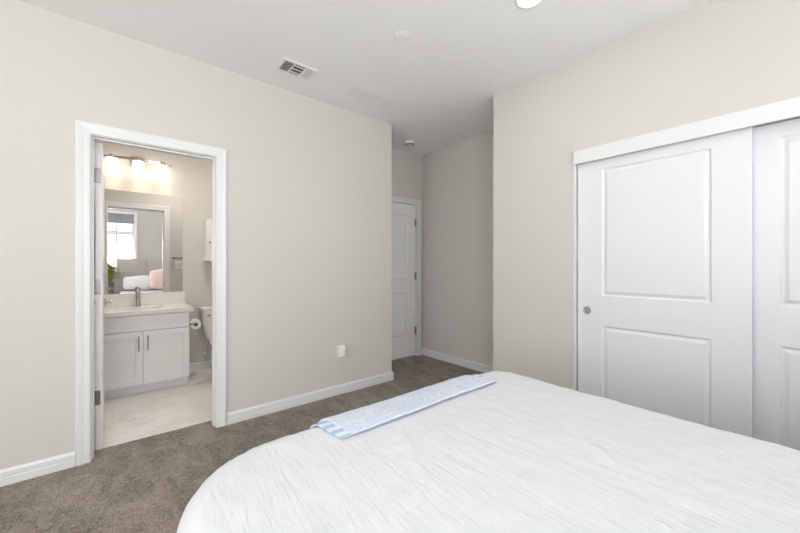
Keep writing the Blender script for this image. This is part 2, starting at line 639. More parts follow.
def jamb(x0, x1, h, y0, y1, stop_y0, stop_y1):
    bm = cells([x0 - 0.02, x0, x1, x1 + 0.02], [0.0, h, h + 0.02], {(1, 0)}, lambda u, z, t: (u, t, z), y0, y1)
    merge(bm, cells([x0, x0 + 0.011, x1 - 0.011, x1], [0.0, h - 0.011, h], {(1, 0)}, lambda u, z, t: (u, t, z), stop_y0, stop_y1))
    return bm


struct('trim_3', jamb(DX0, DX1, DH, YW, YB0, YW + 0.03, YW + 0.075), 'trim', label='white jamb of the bathroom doorway')

# bathroom door, swung fully into the bathroom, hinge edge towards the room
door1 = thing('door_1', (-0.07, YB0 + 0.005, 0), 'white panelled bathroom door standing open in its doorway', 'door')
door1['kind'] = 'structure'
dw, dt = 0.69, 0.036
dx = -0.050
slab = panel_door(dw, 2.036, dt, [(0.11, dw - 0.11, 0.24, 0.87), (0.11, dw - 0.11, 1.03, 1.90)],
                  lambda u, z, t: (dx - t, YB0 + 0.012 + u, 0.012 + z))
obj('slab', slab, 'inner_door', door1)
for hz in (1.83, 1.092, 0.358):
    hb = box((dx - 0.046, YB0 + 0.0085, hz - 0.048), (dx - 0.010, YB0 + 0.012, hz + 0.048), 0.001, 1)
    lathe([(0.006, hz - 0.05), (0.006, hz + 0.05)], (dx - 0.0445, YB0 + 0.004, 0), 'Z', 12, hb)
    obj('hinge', hb, 'dark_nickel', door1)
hy = YB0 + 0.012 + dw - 0.065
lev = lathe([(0.030, 0), (0.030, 0.006), (0.024, 0.010), (0.011, 0.012), (0.011, 0.045)], (dx, hy, 0.94), 'X', 24)
tube([(dx + 0.042, hy, 0.94), (dx + 0.046, hy - 0.02, 0.94), (dx + 0.046, hy - 0.115, 0.938)], [0.010, 0.010, 0.008], 12, lev)
obj('lever', lev, 'nickel', door1, True)
lev = lathe([(0.030, 0), (0.030, -0.006), (0.024, -0.010), (0.011, -0.012), (0.011, -0.045)], (dx - dt, hy, 0.94), 'X', 24)
tube([(dx - dt - 0.042, hy, 0.94), (dx - dt - 0.046, hy - 0.02, 0.94), (dx - dt - 0.046, hy - 0.115, 0.938)], [0.010, 0.010, 0.008], 12, lev)
obj('lever', lev, 'nickel', door1, True)
# strike plate on the far jamb
strike = box((DX1 - 0.0015, YB0 - 0.04, 0.91), (DX1 + 0.001, YB0 - 0.006, 0.97), 0.0005, 1)
struct('trim_4', strike, 'dark_nickel', label='metal strike plate on the bathroom door jamb')

# entry door in the alcove
struct('trim_5', casing(AX0, AX1, ADH, lambda u, z, t: (u, YD - t, z), CW), 'trim', label='white casing around the alcove door')
struct('trim_6', jamb(AX0, AX1, ADH, YD, YD + 0.115, YD + 0.055, YD + 0.09), 'trim', label='white jamb of the alcove door')
door2 = thing('door_2', ((AX0 + AX1) / 2, YD + 0.03, 0), 'white two-panel door shut in the dim alcove', 'door')
door2['kind'] = 'structure'
aw = AX1 - AX0 - 0.006
obj('slab', panel_door(aw, 2.03, 0.035, [(0.125, aw - 0.155, 0.27, 0.86), (0.125, aw - 0.155, 1.03, 1.90)],
                       lambda u, z, t: (AX0 + 0.003 + u, YD + 0.012 + t, 0.015 + z), 0.010, 0.034), 'inner_door', door2)
for hz in (1.81, 1.088, 0.35):
    hb = lathe([(0.0075, hz - 0.05), (0.0075, hz + 0.05)], (AX1 - 0.004, YD + 0.004, 0), 'Z', 12)
    box((AX1 - 0.022, YD + 0.0105, hz - 0.05), (AX1 - 0.004, YD + 0.0125, hz + 0.05), 0, 1, hb)
    obj('hinge', hb, 'dark_nickel', door2)
lev = lathe([(0.030, 0), (0.030, -0.006), (0.011, -0.012), (0.011, -0.045)], (AX0 + 0.07, YD + 0.012, 0.94), 'Y', 24)
tube([(AX0 + 0.07, YD - 0.03, 0.94), (AX0 + 0.09, YD - 0.034, 0.94), (AX0 + 0.18, YD - 0.034, 0.94)], 0.009, 12, lev)
obj('lever', lev, 'nickel', door2, True)

# closet: jamb, fascia, two sliding doors
jb = cells([KY0 - 0.012, KY0, KY1, KY1 + 0.012], [0, KZ + 0.02, KZ + 0.03], {(1, 0)}, lambda u, z, t: (t, u, z), XC - 0.003, XC + 0.115)
struct('trim_7', jb, 'trim', label='white closet jamb')
struct('trim_8', box((XC - 0.019, KY0 - 0.03, 1.968), (XC, KY1 + 0.008, 2.063), 0.0015, 1), 'trim', label='white fascia board over the closet doors')
struct('trim_9', box((XC + 0.015, KY0, 1.985), (XC + 0.10, KY1, 2.019), 0, 1), 'nickel', label='closet door track')


def closet_door(name, y1, w, xf, label, st):
    d = thing(name, (xf + 0.0175, y1 - w / 2, 0), label, 'door')
    d['kind'] = 'structure'
    obj('slab', panel_door(w, 1.965, 0.035, [(st, w - 0.162, 0.20, 0.797), (st, w - 0.162, 1.002, 1.889)],
                           lambda u, z, t: (xf + t, y1 - u, 0.018 + z), 0.009, 0.034), 'door', d)
    return d


door3 = closet_door('door_3', KY1 - 0.007, 0.899, XC + 0.022, 'white sliding closet door with a round finger pull', 0.162)
pull = lathe([(0.0, -0.0012), (0.011, -0.0012), (0.012, -0.004), (0.0185, -0.003), (0.024, -0.0045), (0.0275, -0.003), (0.028, 0.001), (0.0, 0.001)],
             (XC + 0.022, 1.052, 0.912), 'X', 32, caps=False)
obj('finger_pull', pull, 'nickel', door3, True)
door4 = closet_door('door_4', 0.284, 0.98, XC + 0.072, 'white sliding closet door set behind the other at the frame edge', 0.162)

# windows (the headboard one shows in the bathroom mirror, the other two are added for light)


def window(name, to3, x0, x1, z0, z1, label, cols, rail):
    w = thing(name, to3((x0 + x1) / 2, z0, 0), label, 'window')
    w['kind'] = 'structure'
    obj('casing', casing(x0, x1, z1, to3, 0.06, True, z0), 'trim', w)
    fr = cells([x0, x0 + 0.045, x1 - 0.045, x1], [z0, z0 + 0.045, z1 - 0.045, z1], {(1, 1)}, to3, -0.11, -0.05)
    obj('sash_frame', fr, 'trim', w)
    mb = nb()
    for i in range(1, cols):
        u = x0 + 0.045 + (x1 - x0 - 0.09) * i / cols
        merge(mb, cells([u - 0.022, u + 0.022], [z0 + 0.045, z1 - 0.045], set(), to3, -0.095, -0.065))
    if rail:
        merge(mb, cells([x0 + 0.045, x1 - 0.045], [rail - 0.05, rail + 0.05], set(), to3, -0.098, -0.06))
    obj('muntin', mb, 'trim', w)
    obj('pane', cells([x0 + 0.04, x1 - 0.04], [z0 + 0.04, z1 - 0.04], set(), to3, -0.082, -0.078), 'glass', w)
    return w


window('window_1', lambda u, z, t: (u, YBK + t, z), *wb, 'white window above the bed head reflected in the bathroom mirror', 6, 1.99)
window('window_2', lambda u, z, t: (XS + t, u, z), *ws, 'wide white window on the side wall', 4, None)

window('window_3', lambda u, z, t: (u, YBK + t, z), *wf, 'white window on the closet side of the bed head', 3, 1.99)

# ------------------------------------------------------------------ bed
BX0, BX1, BY1 = 0.112, 1.762, 1.232
BZ = 0.640
RA = 0.075
RL, RR = 0.30, 0.15
bed = thing('bed', (0.92, 0.15, 0), 'upholstered bed with grey headboard under the white coverlet', 'bed')


def rrect(cx_, cy_, w, d, r, z, n=6):
    pts = []
    for q, (sx_, sy_) in enumerate(((1, 1), (-1, 1), (-1, -1), (1, -1))):
        for k in range(n + 1):
            a = q * PI / 2 + PI / 2 * k / n
            pts.append((cx_ + sx_ * (w / 2 - r) + r * math.cos(a), cy_ + sy_ * (d / 2 - r) + r * math.sin(a), z))
    return pts


mx_, my_ = 0.94, 0.13
obj('bed_base', loft([rrect(mx_, my_, 1.42, 1.90, 0.18, 0.10), rrect(mx_, my_, 1.44, 1.92, 0.18, 0.12), rrect(mx_, my_, 1.44, 1.92, 0.18, 0.28)]), 'headboard', bed, True)
obj('mattress', loft([rrect(mx_, my_, 1.42, 1.90, 0.19, 0.285), rrect(mx_, my_, 1.48, 1.96, 0.21, 0.31), rrect(mx_, my_, 1.48, 1.96, 0.21, 0.56), rrect(mx_, my_, 1.45, 1.93, 0.20, 0.585), rrect(mx_, my_, 1.38, 1.86, 0.18, 0.595)]), 'sheet', bed, True)
for lx in (0.24, 1.60):
    for ly in (-0.78, 1.06):
        obj('leg', lathe([(0.022, 0.0), (0.03, 0.10)], (lx, ly, 0), 'Z', 16), 'grey_wood', bed, True)
hbm = nb()
HW = (0.07, 1.77)
npan = 3
for i in range(npan):
    a = HW[0] + (HW[1] - HW[0]) * i / npan
    b = HW[0] + (HW[1] - HW[0]) * (i + 1) / npan
    box((a + 0.0005, -0.955, 0.02), (b - 0.0005, -0.875, 1.385), 0.008, 3, hbm)
obj('headboard', hbm, 'headboard', bed, True)


def drape(u, v, off=0.0, folds=True):
    cx0, cx1, cy1 = BX0 + RA, BX1 - RA, BY1 - RA
    rl, rr = RL - RA, RR - RA
    q, d, base = 0.0, Vector((0, 0)), Vector((u, v))
    if u < cx0 + rl and v > cy1 - rl:
        c = Vector((cx0 + rl, cy1 - rl)); w = base - c; L = w.length
        if L > rl:
            d = w / L; q = L - rl; base = c + d * rl
    elif u > cx1 - rr and v > cy1 - rr:
        c = Vector((cx1 - rr, cy1 - rr)); w = base - c; L = w.length
        if L > rr:
            d = w / L; q = L - rr; base = c + d * rr
    elif v > cy1:
        d = Vector((0, 1)); q = v - cy1; base = Vector((u, cy1))
    elif u < cx0:
        d = Vector((-1, 0)); q = cx0 - u; base = Vector((cx0, v))
    elif u > cx1:
        d = Vector((1, 0)); q = u - cx1; base = Vector((cx1, v))
    q = min(q, 0.55)
    arc = RA * PI / 2
    if q < arc:
        a = q / RA
        h, drop = RA * math.sin(a), RA * (1 - math.cos(a))
        nrm = Vector((d.x * math.sin(a), d.y * math.sin(a), math.cos(a)))
    else:
        e = q - arc
        f = min(1, e / 0.35)
        along = base.x * 1.3 - base.y * 1.1 + math.atan2(d.y, d.x) * 0.25
        h = RA + 0.05 * e + (f * 0.016 * math.sin(along * 24) if folds else 0)
        drop = RA + e
        nrm = Vector((d.x, d.y, 0))
    p = Vector((base.x + d.x * h, base.y + d.y * h, BZ - drop))
    top = max(0.0, 1 - q / arc) if q < arc else 0.0
    # slow undulation of the mattress and bedding
    und = 0.005 * noise.noise((u * 2.3, v * 2.1, 3.1)) + 0.0025 * noise.noise((u * 6, v * 5, 7.7))
    return p + nrm * (off + und * (0.4 + 0.6 * top)), nrm


def wrinkle(u, v):
    w = 0.0020 * noise.noise((u * 42 + v * 4, v * 5.0, 1.3)) + 0.0013 * noise.noise((u * 85 + v * 9, v * 11, 4.2))
    w += 0.0026 * noise.noise((u * 12 - v * 5, v * 16 + u * 6, 9.2))
    # crossing fold creases from the packet
    for k in (0.42, 0.83, 1.24):
        w -= 0.0022 * math.exp(-((u - k + 0.02 * noise.noise((v * 3, k, 0))) / 0.006) ** 2)
    for k in (0.25, 0.72):
        w -= 0.0022 * math.exp(-((v - k + 0.03 * noise.noise((u * 3, k, 5))) / 0.006) ** 2)
    # a couple of raised diagonal tugs
    for (a, b, ang, ln) in ((1.18, 0.42, 0.9, 0.22), (1.38, 0.62, 0.3, 0.20), (0.75, 0.85, 1.1, 0.16), (0.55, 0.60, 0.7, 0.2)):
        du, dv = u - a, v - b
        s = du * math.cos(ang) + dv * math.sin(ang)
        t = -du * math.sin(ang) + dv * math.cos(ang) + 0.01 * noise.noise((s * 14, a, b))
        w += 0.005 * math.exp(-(t / 0.010) ** 2 - (s / ln) ** 4)
    calm = min(1.0, max(0.08, (1.02 - v) / 0.08)) if 0.5 < u < 1.6 else 1.0     # pressed flat under the throw
    return w * calm


def coverlet_bm():
    bm = nb()
    D = 0.56
    step = 0.0135
    us = []
    u = BX0 + RA - D
    while u < BX1 - RA + D:
        us.append(u); u += step
    vs_ = []
    v = -0.84
    while v < BY1 - RA + D:
        vs_.append(v); v += step
    g = []
    for u in us:
        row = []
        for v in vs_:
            p, n = drape(u, v)
            row.append(bm.verts.new(p + n * wrinkle(u, v)))
        g.append(row)
    for i in range(len(us) - 1):
        for j in range(len(vs_) - 1):
            bm.faces.new((g[i][j], g[i + 1][j], g[i + 1][j + 1], g[i][j + 1]))
    bmesh.ops.remove_doubles(bm, verts=bm.verts, dist=0.0008)
    bmesh.ops.dissolve_degenerate(bm, edges=bm.edges, dist=0.0004)
    return bm


cov = obj('coverlet', coverlet_bm(), 'coverlet', smooth=True, origin=(0.92, 0.2, 0.6))
cov.modifiers.clear()
if sum(p.normal.z for p in cov.data.polygons) < 0:      # the outside of the cloth faces up
    cov.data.flip_normals()
sol = cov.modifiers.new('thickness', 'SOLIDIFY')
sol.thickness = 0.010
sol.offset = -1
tag(cov, 'rumpled white crinkled cotton coverlet spread over the bed', 'coverlet')


def folded(u0f, u1f, v0, v1, o0, o1, nu=70, nv=16, seed=0.0):
    """flat folded cloth lying on the coverlet: closed cross-section ring swept along u"""
    bm = nb()
    ring = []
    hh = (o1 - o0) / 2
    mid = (o0 + o1) / 2
    for k in range(nv + 1):
        ring.append((v0 + hh + (v1 - v0 - 2 * hh) * k / nv, o1))
    for k in range(1, 6):
        a = PI / 2 - PI * k / 6
        ring.append((v1 - hh + hh * math.cos(a), mid + hh * math.sin(a)))
    for k in range(nv + 1):
        ring.append((v1 - hh - (v1 - v0 - 2 * hh) * k / nv, o0))
    for k in range(1, 6):
        a = -PI / 2 - PI * k / 6
        ring.append((v0 + hh + hh * math.cos(a), mid + hh * math.sin(a)))
    secs = []
    for i in range(nu + 1):
        f = i / nu
        s = []
        for v, o in ring:
            w = (v - v0) / (v1 - v0)
            u = u0f(w) + (u1f(w) - u0f(w)) * f
            sway = 0.006 * noise.noise((u * 4, seed, 0.3))
            p, n = drape(u, v + sway, 0, False)
            extra = (0.0022 * noise.noise((u * 16, v * 20, seed)) if o > mid else 0)
            s.append(p + n * (o + extra + 0.0035))
        secs.append(s)
    t = bmesh.new()
    rings = [[t.verts.new(p) for p in q] for q in secs]
    n = len(ring)
    for a, b in zip(rings, rings[1:]):
        for k in range(n):
            t.faces.new((a[k], a[(k + 1) % n], b[(k + 1) % n], b[k]))
    off = nv + 1 + 5
    for r in (rings[0], rings[-1]):          # ends closed strip by strip, following the curve of the bed edge
        for k in range(nv):
            t.faces.new((r[k], r[k + 1], r[off + nv - k - 1], r[off + nv - k]))
        t.faces.new(r[nv:off + 1])
        t.faces.new(r[off + nv:] + [r[0]])
    return merge(bm, t)


throw = thing('throw', (1.06, 1.13, BZ), 'narrow folded pale blue quilted throw along the foot of the bed', 'throw')
obj('striped_lining', folded(lambda w: 0.602 - 0.030 * w, lambda w: 1.490 + 0.03 * w, 1.036, 1.226, 0.0, 0.006, seed=2.0), 'stripe', throw, True)
o = obj('quilted_top', folded(lambda w: 0.642 - 0.030 * w, lambda w: 1.480 - 0.06 * w, 1.026, 1.232, 0.0065, 0.0165, seed=5.0), 'quilt', throw, True)

# pillows at the bed head (seen in the mirror)


def pillow(name, c, w, h, t, lean, yaw, m, label, group=None):
    bm = nb()
    n = 18
    pts = {}
    for side in (1, -1):
        for i in range(n + 1):
            for j in range(n + 1):
                u, v = -1 + 2 * i / n, -1 + 2 * j / n
                e = max(0.0, (1 - abs(u) ** 2.4)) ** 0.55 * max(0.0, (1 - abs(v) ** 2.4)) ** 0.55
                th = side * t / 2 * e
                pin = 1 - 0.06 * (1 - abs(v)) ** 2 if abs(u) > 0.99 else 1
                x, z = u * w / 2 * pin * (1 - 0.16 * v * v * u * u), v * h / 2 * (1 - 0.16 * u * u * v * v) * (1 + 0.05 * math.sin(u * 4 + c[0]))
                key = (i, j) if i in (0, n) or j in (0, n) else (i, j, side)
                if key not in pts:
                    q = Vector((x, th + 0.01 * noise.noise((u * 2, v * 2, c[0])) * e, z))
                    q = Matrix.Rotation(lean, 3, 'X') @ q
                    q = Matrix.Rotation(yaw, 3, 'Z') @ q
                    pts[key] = bm.verts.new(q + Vector(c))
        for i in range(n):
            for j in range(n):
                k = []
                for a, b in ((i, j), (i + 1, j), (i + 1, j + 1), (i, j + 1)):
                    k.append(pts[(a, b) if a in (0, n) or b in (0, n) else (a, b, side)])
                bm.faces.new(k)
    o = obj(name, bm, m, None, True, c)
    return tag(o, label, 'pillow', group)


pillow('pillow', (0.50, -0.70, 0.822), 0.66, 0.36, 0.17, math.radians(24), 0, 'sheet', 'white pillow propped at the bed head beside the potted plant', 'bed pillows')
pillow('pillow', (1.36, -0.70, 0.822), 0.66, 0.36, 0.17, math.radians(24), 0, 'sheet', 'white pillow propped at the bed head on the closet side', 'bed pillows')
pillow('throw_pillow', (0.90, -0.50, 0.90), 0.50, 0.50, 0.20, math.radians(20), 0, 'pink', 'pale pink throw pillow in front of the white pillows')

# nightstand, plant and pot (seen in the mirror)
ns = thing('nightstand', (-0.24, -0.76, 0), 'greyed wood nightstand beside the bed head', 'nightstand')
obj('cabinet_body', box((-0.50, -0.97, 0.12), (0.035, -0.56, 0.58), 0.004), 'grey_wood', ns)
obj('tabletop', box((-0.51, -0.975, 0.58), (0.045, -0.545, 0.61), 0.004), 'grey_wood', ns)
for z0, z1 in ((0.14, 0.34), (0.36, 0.56)):
    dr = obj('drawer', box((-0.485, -0.56, z0), (0.02, -0.545, z1), 0.003), 'grey_wood', ns)
    obj('knob', lathe([(0.006, 0), (0.006, 0.015), (0.013, 0.02), (0.011, 0.028)], (-0.23, -0.545, (z0 + z1) / 2), 'Y', 16), 'nickel', dr, True)
for lx in (-0.47, 0.005):
    for ly in (-0.94, -0.59):
        obj('leg', box((lx - 0.02, ly - 0.02, 0), (lx + 0.02, ly + 0.02, 0.12), 0.003), 'grey_wood', ns)

random.seed(4)
pl = thing('potted_plant', (-0.035, -0.72, 0.61), 'leafy green plant in a grey vase, seen in the bathroom mirror', 'plant')
obj('pot', lathe([(0.05, 0.61), (0.062, 0.70), (0.068, 0.86), (0.063, 0.86), (0.060, 0.835)], (-0.035, -0.72, 0), 'Z', 32), 'pot', pl, True)
obj('soil', lathe([(0.001, 0.83), (0.0605, 0.83), (0.0605, 0.842), (0.001, 0.845)], (-0.035, -0.72, 0), 'Z', 24), 'soil', pl)
lf = nb()
st = nb()
for k in range(70):
    az = k * 2.39996 + random.uniform(-0.3, 0.3)
    reach = random.uniform(0.05, 0.24)
    top = 0.86 + random.uniform(0.10, 0.40) * (1.15 - reach * 1.6)
    p0 = Vector((-0.035, -0.72, 0.84))
    p1 = p0 + Vector((math.cos(az) * reach * 0.45, math.sin(az) * reach * 0.4, (top - 0.84) * 0.8))
    p2 = Vector((-0.035 + math.cos(az) * reach, -0.72 + math.sin(az) * reach * 0.8, top))
    tube([p0, p0.lerp(p1, 0.5), p1], 0.0025, 6, st)
    d = (p2 - p1).normalized()
    s = d.cross(Vector((0, 0, 1)))
    if s.length < 0.1:
        s = Vector((1, 0, 0))
    s.normalize()
    L = random.uniform(0.10, 0.17)
    prev = None
    for i in range(7):
        f = i / 6
        wd = 0.036 * math.sin(PI * min(1, f * 0.92 + 0.08)) + 0.001
        c = p1 + d * L * f + Vector((0, 0, -0.05 * f * f))
        up = s.cross(d).normalized() * 0.004
        row = [lf.verts.new(c - s * wd), lf.verts.new(c - up), lf.verts.new(c + s * wd)]
        if prev:
            lf.faces.new((prev[0], prev[1], row[1], row[0]))
            lf.faces.new((prev[1], prev[2], row[2], row[1]))
        prev = row
obj('stems', st, 'leaf', pl)
lo = obj('leaves', lf, 'leaf', pl, True)
lo.modifiers.clear()
m_ = lo.modifiers.new('thickness', 'SOLIDIFY')
m_.thickness = 0.0012
# roller shade at the top of the headboard window
sh = thing('roller_shade', (-0.49, -1.06, 2.24), 'grey roller shade drawn up at the top of the window', 'window shade')
obj('shade_cloth', box((-1.375, -1.042, 2.22), (0.395, -1.036, 2.40)), 'shade_cloth', sh)
obj('bottom_bar', box((-1.375, -1.048, 2.195), (0.395, -1.030, 2.22), 0.004), 'trim', sh)
obj('roller_tube', lathe([(0.018, -1.375), (0.018, 0.395)], (0, -1.035, 2.408), 'X', 20), 'shade_cloth', sh, True)

# ------------------------------------------------------------------ bathroom furniture
VX0, VX1, VY = -0.17, 0.612, 4.122
van = thing('vanity_cabinet', (0.22, 4.4, 0), 'white shaker vanity cabinet with two doors in the bathroom', 'vanity')
bb = box((VX0, VY + 0.02, 0.085), (VX1, YBB - 0.003, 0.762), 0.0015, 1)
obj('cabinet_body', bb, 'cabinet', van)
obj('toe_kick', box((VX0 + 0.015, VY + 0.085, -0.006), (VX1 - 0.002, YBB - 0.01, 0.086)), 'cabinet', van)


def shaker(x0, x1, z0, z1, y, fw=0.052, rec=0.008):
    bm = cells([x0, x0 + fw, x1 - fw, x1], [z0, z0 + fw, z1 - fw, z1], {(1, 1)}, lambda u, z, t: (u, t, z), y, y + 0.019)
    box((x0 + fw - 0.001, y + rec, z0 + fw - 0.001), (x1 - fw + 0.001, y + 0.018, z1 - fw + 0.001), 0, 1, bm)
    return bm


obj('drawer_front', box((VX0 + 0.003, VY, 0.610), (VX1 - 0.003, VY + 0.019, 0.756), 0.0015, 1), 'cabinet', van)
xm = 0.228
for x0, x1, hx in ((VX0 + 0.003, xm - 0.003, xm - 0.035), (xm + 0.003, VX1 - 0.003, xm + 0.035)):
    d = obj('door', shaker(x0, x1, 0.092, 0.602, VY), 'cabinet', van)
    hb = box((hx - 0.005, VY - 0.030, 0.420), (hx + 0.005, VY - 0.020, 0.560), 0.002, 2)
    for hz in (0.44, 0.54):
        box((hx - 0.004, VY - 0.022, hz - 0.005), (hx + 0.004, VY, hz + 0.005), 0, 1, hb)
    h = obj('handle', hb, 'dark_nickel', d)
    h['label'] = 'slim nickel bar pull'

# countertop with an oval undermount basin
ctop = thing('countertop', (0.22, 4.4, 0.763), 'pale quartz vanity countertop with backsplash and oval basin', 'countertop')
cx, cy, ea, eb = 0.215, 4.375, 0.20, 0.145


def counter_bm():
    bm = nb()
    x0, x1, y0, y1, z0, z1 = VX0 - 0.02, VX1 + 0.033, VY - 0.022, YBB - 0.001, 0.763, 0.800
    n = 48
    hole_t, hole_b, out_t, out_b = [], [], [], []
    for k in range(n):
        a = 2 * PI * k / n
        ca, sa = math.cos(a), math.sin(a)
        hx, hy_ = cx + ea * ca, cy + eb * sa
        # ray from ellipse centre to the rectangle edge
        ts = []
        if ca > 1e-9: ts.append((x1 - cx) / ca)
        if ca < -1e-9: ts.append((x0 - cx) / ca)
        if sa > 1e-9: ts.append((y1 - cy) / sa)
        if sa < -1e-9: ts.append((y0 - cy) / sa)
        t = min(ts)
        ox, oy = cx + ca * t, cy + sa * t
        hole_t.append(bm.verts.new((hx, hy_, z1))); hole_b.append(bm.verts.new((hx, hy_, z0)))
        out_t.append([ox, oy]); 
    # snap nearest outer samples to the rectangle corners
    for X in (x0, x1):
        for Y in (y0, y1):
            k = min(range(n), key=lambda i: (out_t[i][0] - X) ** 2 + (out_t[i][1] - Y) ** 2)
            out_t[k] = [X, Y]
    top = [bm.verts.new((p[0], p[1], z1)) for p in out_t]
    bot = [bm.verts.new((p[0], p[1], z0)) for p in out_t]
    for k in range(n):
        j = (k + 1) % n
        bm.faces.new((hole_t[k], hole_t[j], top[j], top[k]))
        bm.faces.new((hole_b[k], hole_b[j], bot[j], bot[k]))
        bm.faces.new((hole_t[k], hole_t[j], hole_b[j], hole_b[k]))
        bm.faces.new((top[k], top[j], bot[j], bot[k]))
    return bm


obj('slab', counter_bm(), 'quartz', ctop)
obj('backsplash', box((VX0 - 0.02, YBB - 0.022, 0.800), (VX1 + 0.033, YBB - 0.001, 0.932), 0.0015, 1), 'quartz', ctop)
bas = nb()
rings = []
for f, dz in ((1.03, 0.0), (1.03, -0.012), (1.0, -0.012), (0.97, -0.03), (0.88, -0.085), (0.62, -0.125), (0.12, -0.135)):
    rings.append([(cx + ea * f * math.cos(2 * PI * k / 48), cy + eb * f * math.sin(2 * PI * k / 48), 0.762 + dz) for k in range(48)])
loft(rings[2:], bas)
bas.faces.ensure_lookup_table()
for f in [f for f in bas.faces if len(f.verts) > 10 and f.calc_center_median().z > 0.7]:
    bas.faces.remove(f)
basin = obj('basin', bas, 'porcelain', ctop, True)
basin['label'] = 'white oval undermount basin'
obj('drain', lathe([(0.001, 0.629), (0.022, 0.629), (0.022, 0.633), (0.001, 0.634)], (cx, cy, 0), 'Z', 24), 'nickel', ctop)

fy = YBB - 0.105
fc = thing('faucet', (0.209, fy, 0.80), 'brushed nickel single-handle faucet behind the basin', 'faucet')
obj('faucet_body', lathe([(0.026, 0.8005), (0.026, 0.806), (0.0195, 0.810), (0.0195, 0.935), (0.018, 0.94), (0.001, 0.94)], (0.209, fy, 0), 'Z', 28), 'nickel', fc, True)
obj('spout', tube([(0.209, fy, 0.915), (0.209, fy - 0.05, 0.922), (0.209, fy - 0.11, 0.918), (0.209, fy - 0.135, 0.905), (0.209, fy - 0.137, 0.893)], 0.0135, 16), 'nickel', fc, True)
hd = lathe([(0.019, 0.942), (0.020, 0.948), (0.020, 0.985), (0.015, 0.995), (0.001, 0.996)], (0.209, fy, 0), 'Z', 28)
tube([(0.209, fy - 0.01, 0.985), (0.209, fy + 0.05, 1.000)], [0.007, 0.005], 12, hd)
obj('handle', hd, 'nickel', fc, True)

mir = obj('vanity_mirror', box((VX0 - 0.01, YBB - 0.007, 0.934), (0.624, YBB - 0.001, 2.022)), 'mirror', origin=(0.22, YBB, 0.934))
tag(mir, 'frameless bathroom mirror above the vanity reflecting the bedroom', 'mirror')

# three-light vanity fixture
vl = thing('vanity_light', (0.21, YBB, 2.34), 'curved nickel bar light with three glowing glass shades over the mirror', 'vanity light')
obj('back_plate', box((0.15, YBB - 0.022, 2.285), (0.27, YBB - 0.001, 2.395), 0.004), 'nickel', vl)
bpts = []
for k in range(21):
    f = -1 + k / 10
    bpts.append((0.21 + 0.305 * f, YBB - 0.075 - 0.045 * (1 - f * f), 2.345))
bar = nb()
for sgn in (0.011,):
    secs = []
    for p in bpts:
        secs.append([(p[0], p[1] - 0.005, p[2] - sgn), (p[0], p[1] + 0.005, p[2] - sgn), (p[0], p[1] + 0.005, p[2] + sgn), (p[0], p[1] - 0.005, p[2] + sgn)])
    loft(secs, bar)
obj('bar', bar, 'nickel', vl)
obj('arm', tube([(0.21, YBB - 0.02, 2.335), (0.21, YBB - 0.12, 2.335)], 0.010, 12), 'nickel', vl, True)
for k, fx in enumerate((-0.70, 0.0, 0.70)):
    sx = 0.21 + 0.305 * fx
    sy = YBB - 0.075 - 0.045 * (1 - fx * fx)
    obj('socket', lathe([(0.020, 2.325), (0.022, 2.36), (0.012, 2.368), (0.001, 2.369)], (sx, sy, 0), 'Z', 20), 'nickel', vl, True)
    s = lathe([(0.001, 2.325), (0.046, 2.325), (0.049, 2.318), (0.049, 2.150), (0.046, 2.150), (0.046, 2.315), (0.001, 2.318)], (sx, sy, 0), 'Z', 32)
    g = obj('lamp_shade', s, 'lamp_glass', vl, True)
    g['label'] = 'glowing frosted glass cylinder shade'

# toilet in the far corner
TX = 1.0
to = thing('toilet', (TX, 4.35, 0), 'white toilet partly hidden behind the right doorway jamb', 'toilet')


ty = YBB - 0.115
obj('tank', loft([rrect(TX, ty, 0.30, 0.13, 0.03, 0.37), rrect(TX, ty, 0.34, 0.16, 0.04, 0.40), rrect(TX, ty, 0.40, 0.18, 0.05, 0.58), rrect(TX, ty, 0.415, 0.19, 0.05, 0.715)]), 'porcelain', to, True)
obj('tank_lid', loft([rrect(TX, ty, 0.44, 0.205, 0.055, 0.715), rrect(TX, ty, 0.445, 0.21, 0.055, 0.722), rrect(TX, ty, 0.445, 0.21, 0.055, 0.745), rrect(TX, ty, 0.43, 0.195, 0.05, 0.753)]), 'porcelain', to, True)


def egg(cy0, w, l, z, n=36):
    return [(TX + w / 2 * math.sin(2 * PI * k / n), cy0 - l / 2 * math.cos(2 * PI * k / n) * (1.0 if math.cos(2 * PI * k / n) > 0 else 0.86), z) for k in range(n)]


obj('bowl', loft([egg(4.28, 0.23, 0.46, -0.006), egg(4.28, 0.22, 0.44, 0.05), egg(4.27, 0.21, 0.42, 0.16), egg(4.23, 0.27, 0.46, 0.25), egg(4.19, 0.35, 0.50, 0.33), egg(4.18, 0.37, 0.52, 0.385)]), 'porcelain', to, True)
obj('bowl_deck', box((TX - 0.11, 4.36, 0.30), (TX + 0.11, 4.62, 0.385), 0.02, 3), 'porcelain', to, True)
obj('seat', loft([egg(4.185, 0.37, 0.50, 0.386), egg(4.185, 0.38, 0.51, 0.392), egg(4.185, 0.37, 0.50, 0.405)]), 'plastic', to, True)
obj('seat_lid', loft([egg(4.19, 0.365, 0.49, 0.406), egg(4.19, 0.375, 0.50, 0.412), egg(4.19, 0.36, 0.48, 0.425)]), 'plastic', to, True)
fh = lathe([(0.014, 0), (0.014, -0.012)], (TX - 0.15, ty - 0.094, 0.66), 'Y', 16)
tube([(TX - 0.15, ty - 0.108, 0.66), (TX - 0.08, ty - 0.112, 0.652)], 0.006, 10, fh)
obj('flush_handle', fh, 'chrome', to)
sv = lathe([(0.028, 0), (0.026, -0.006), (0.008, -0.008), (0.008, -0.055)], (0.86, YBB - 0.001, 0.20), 'Y', 18)
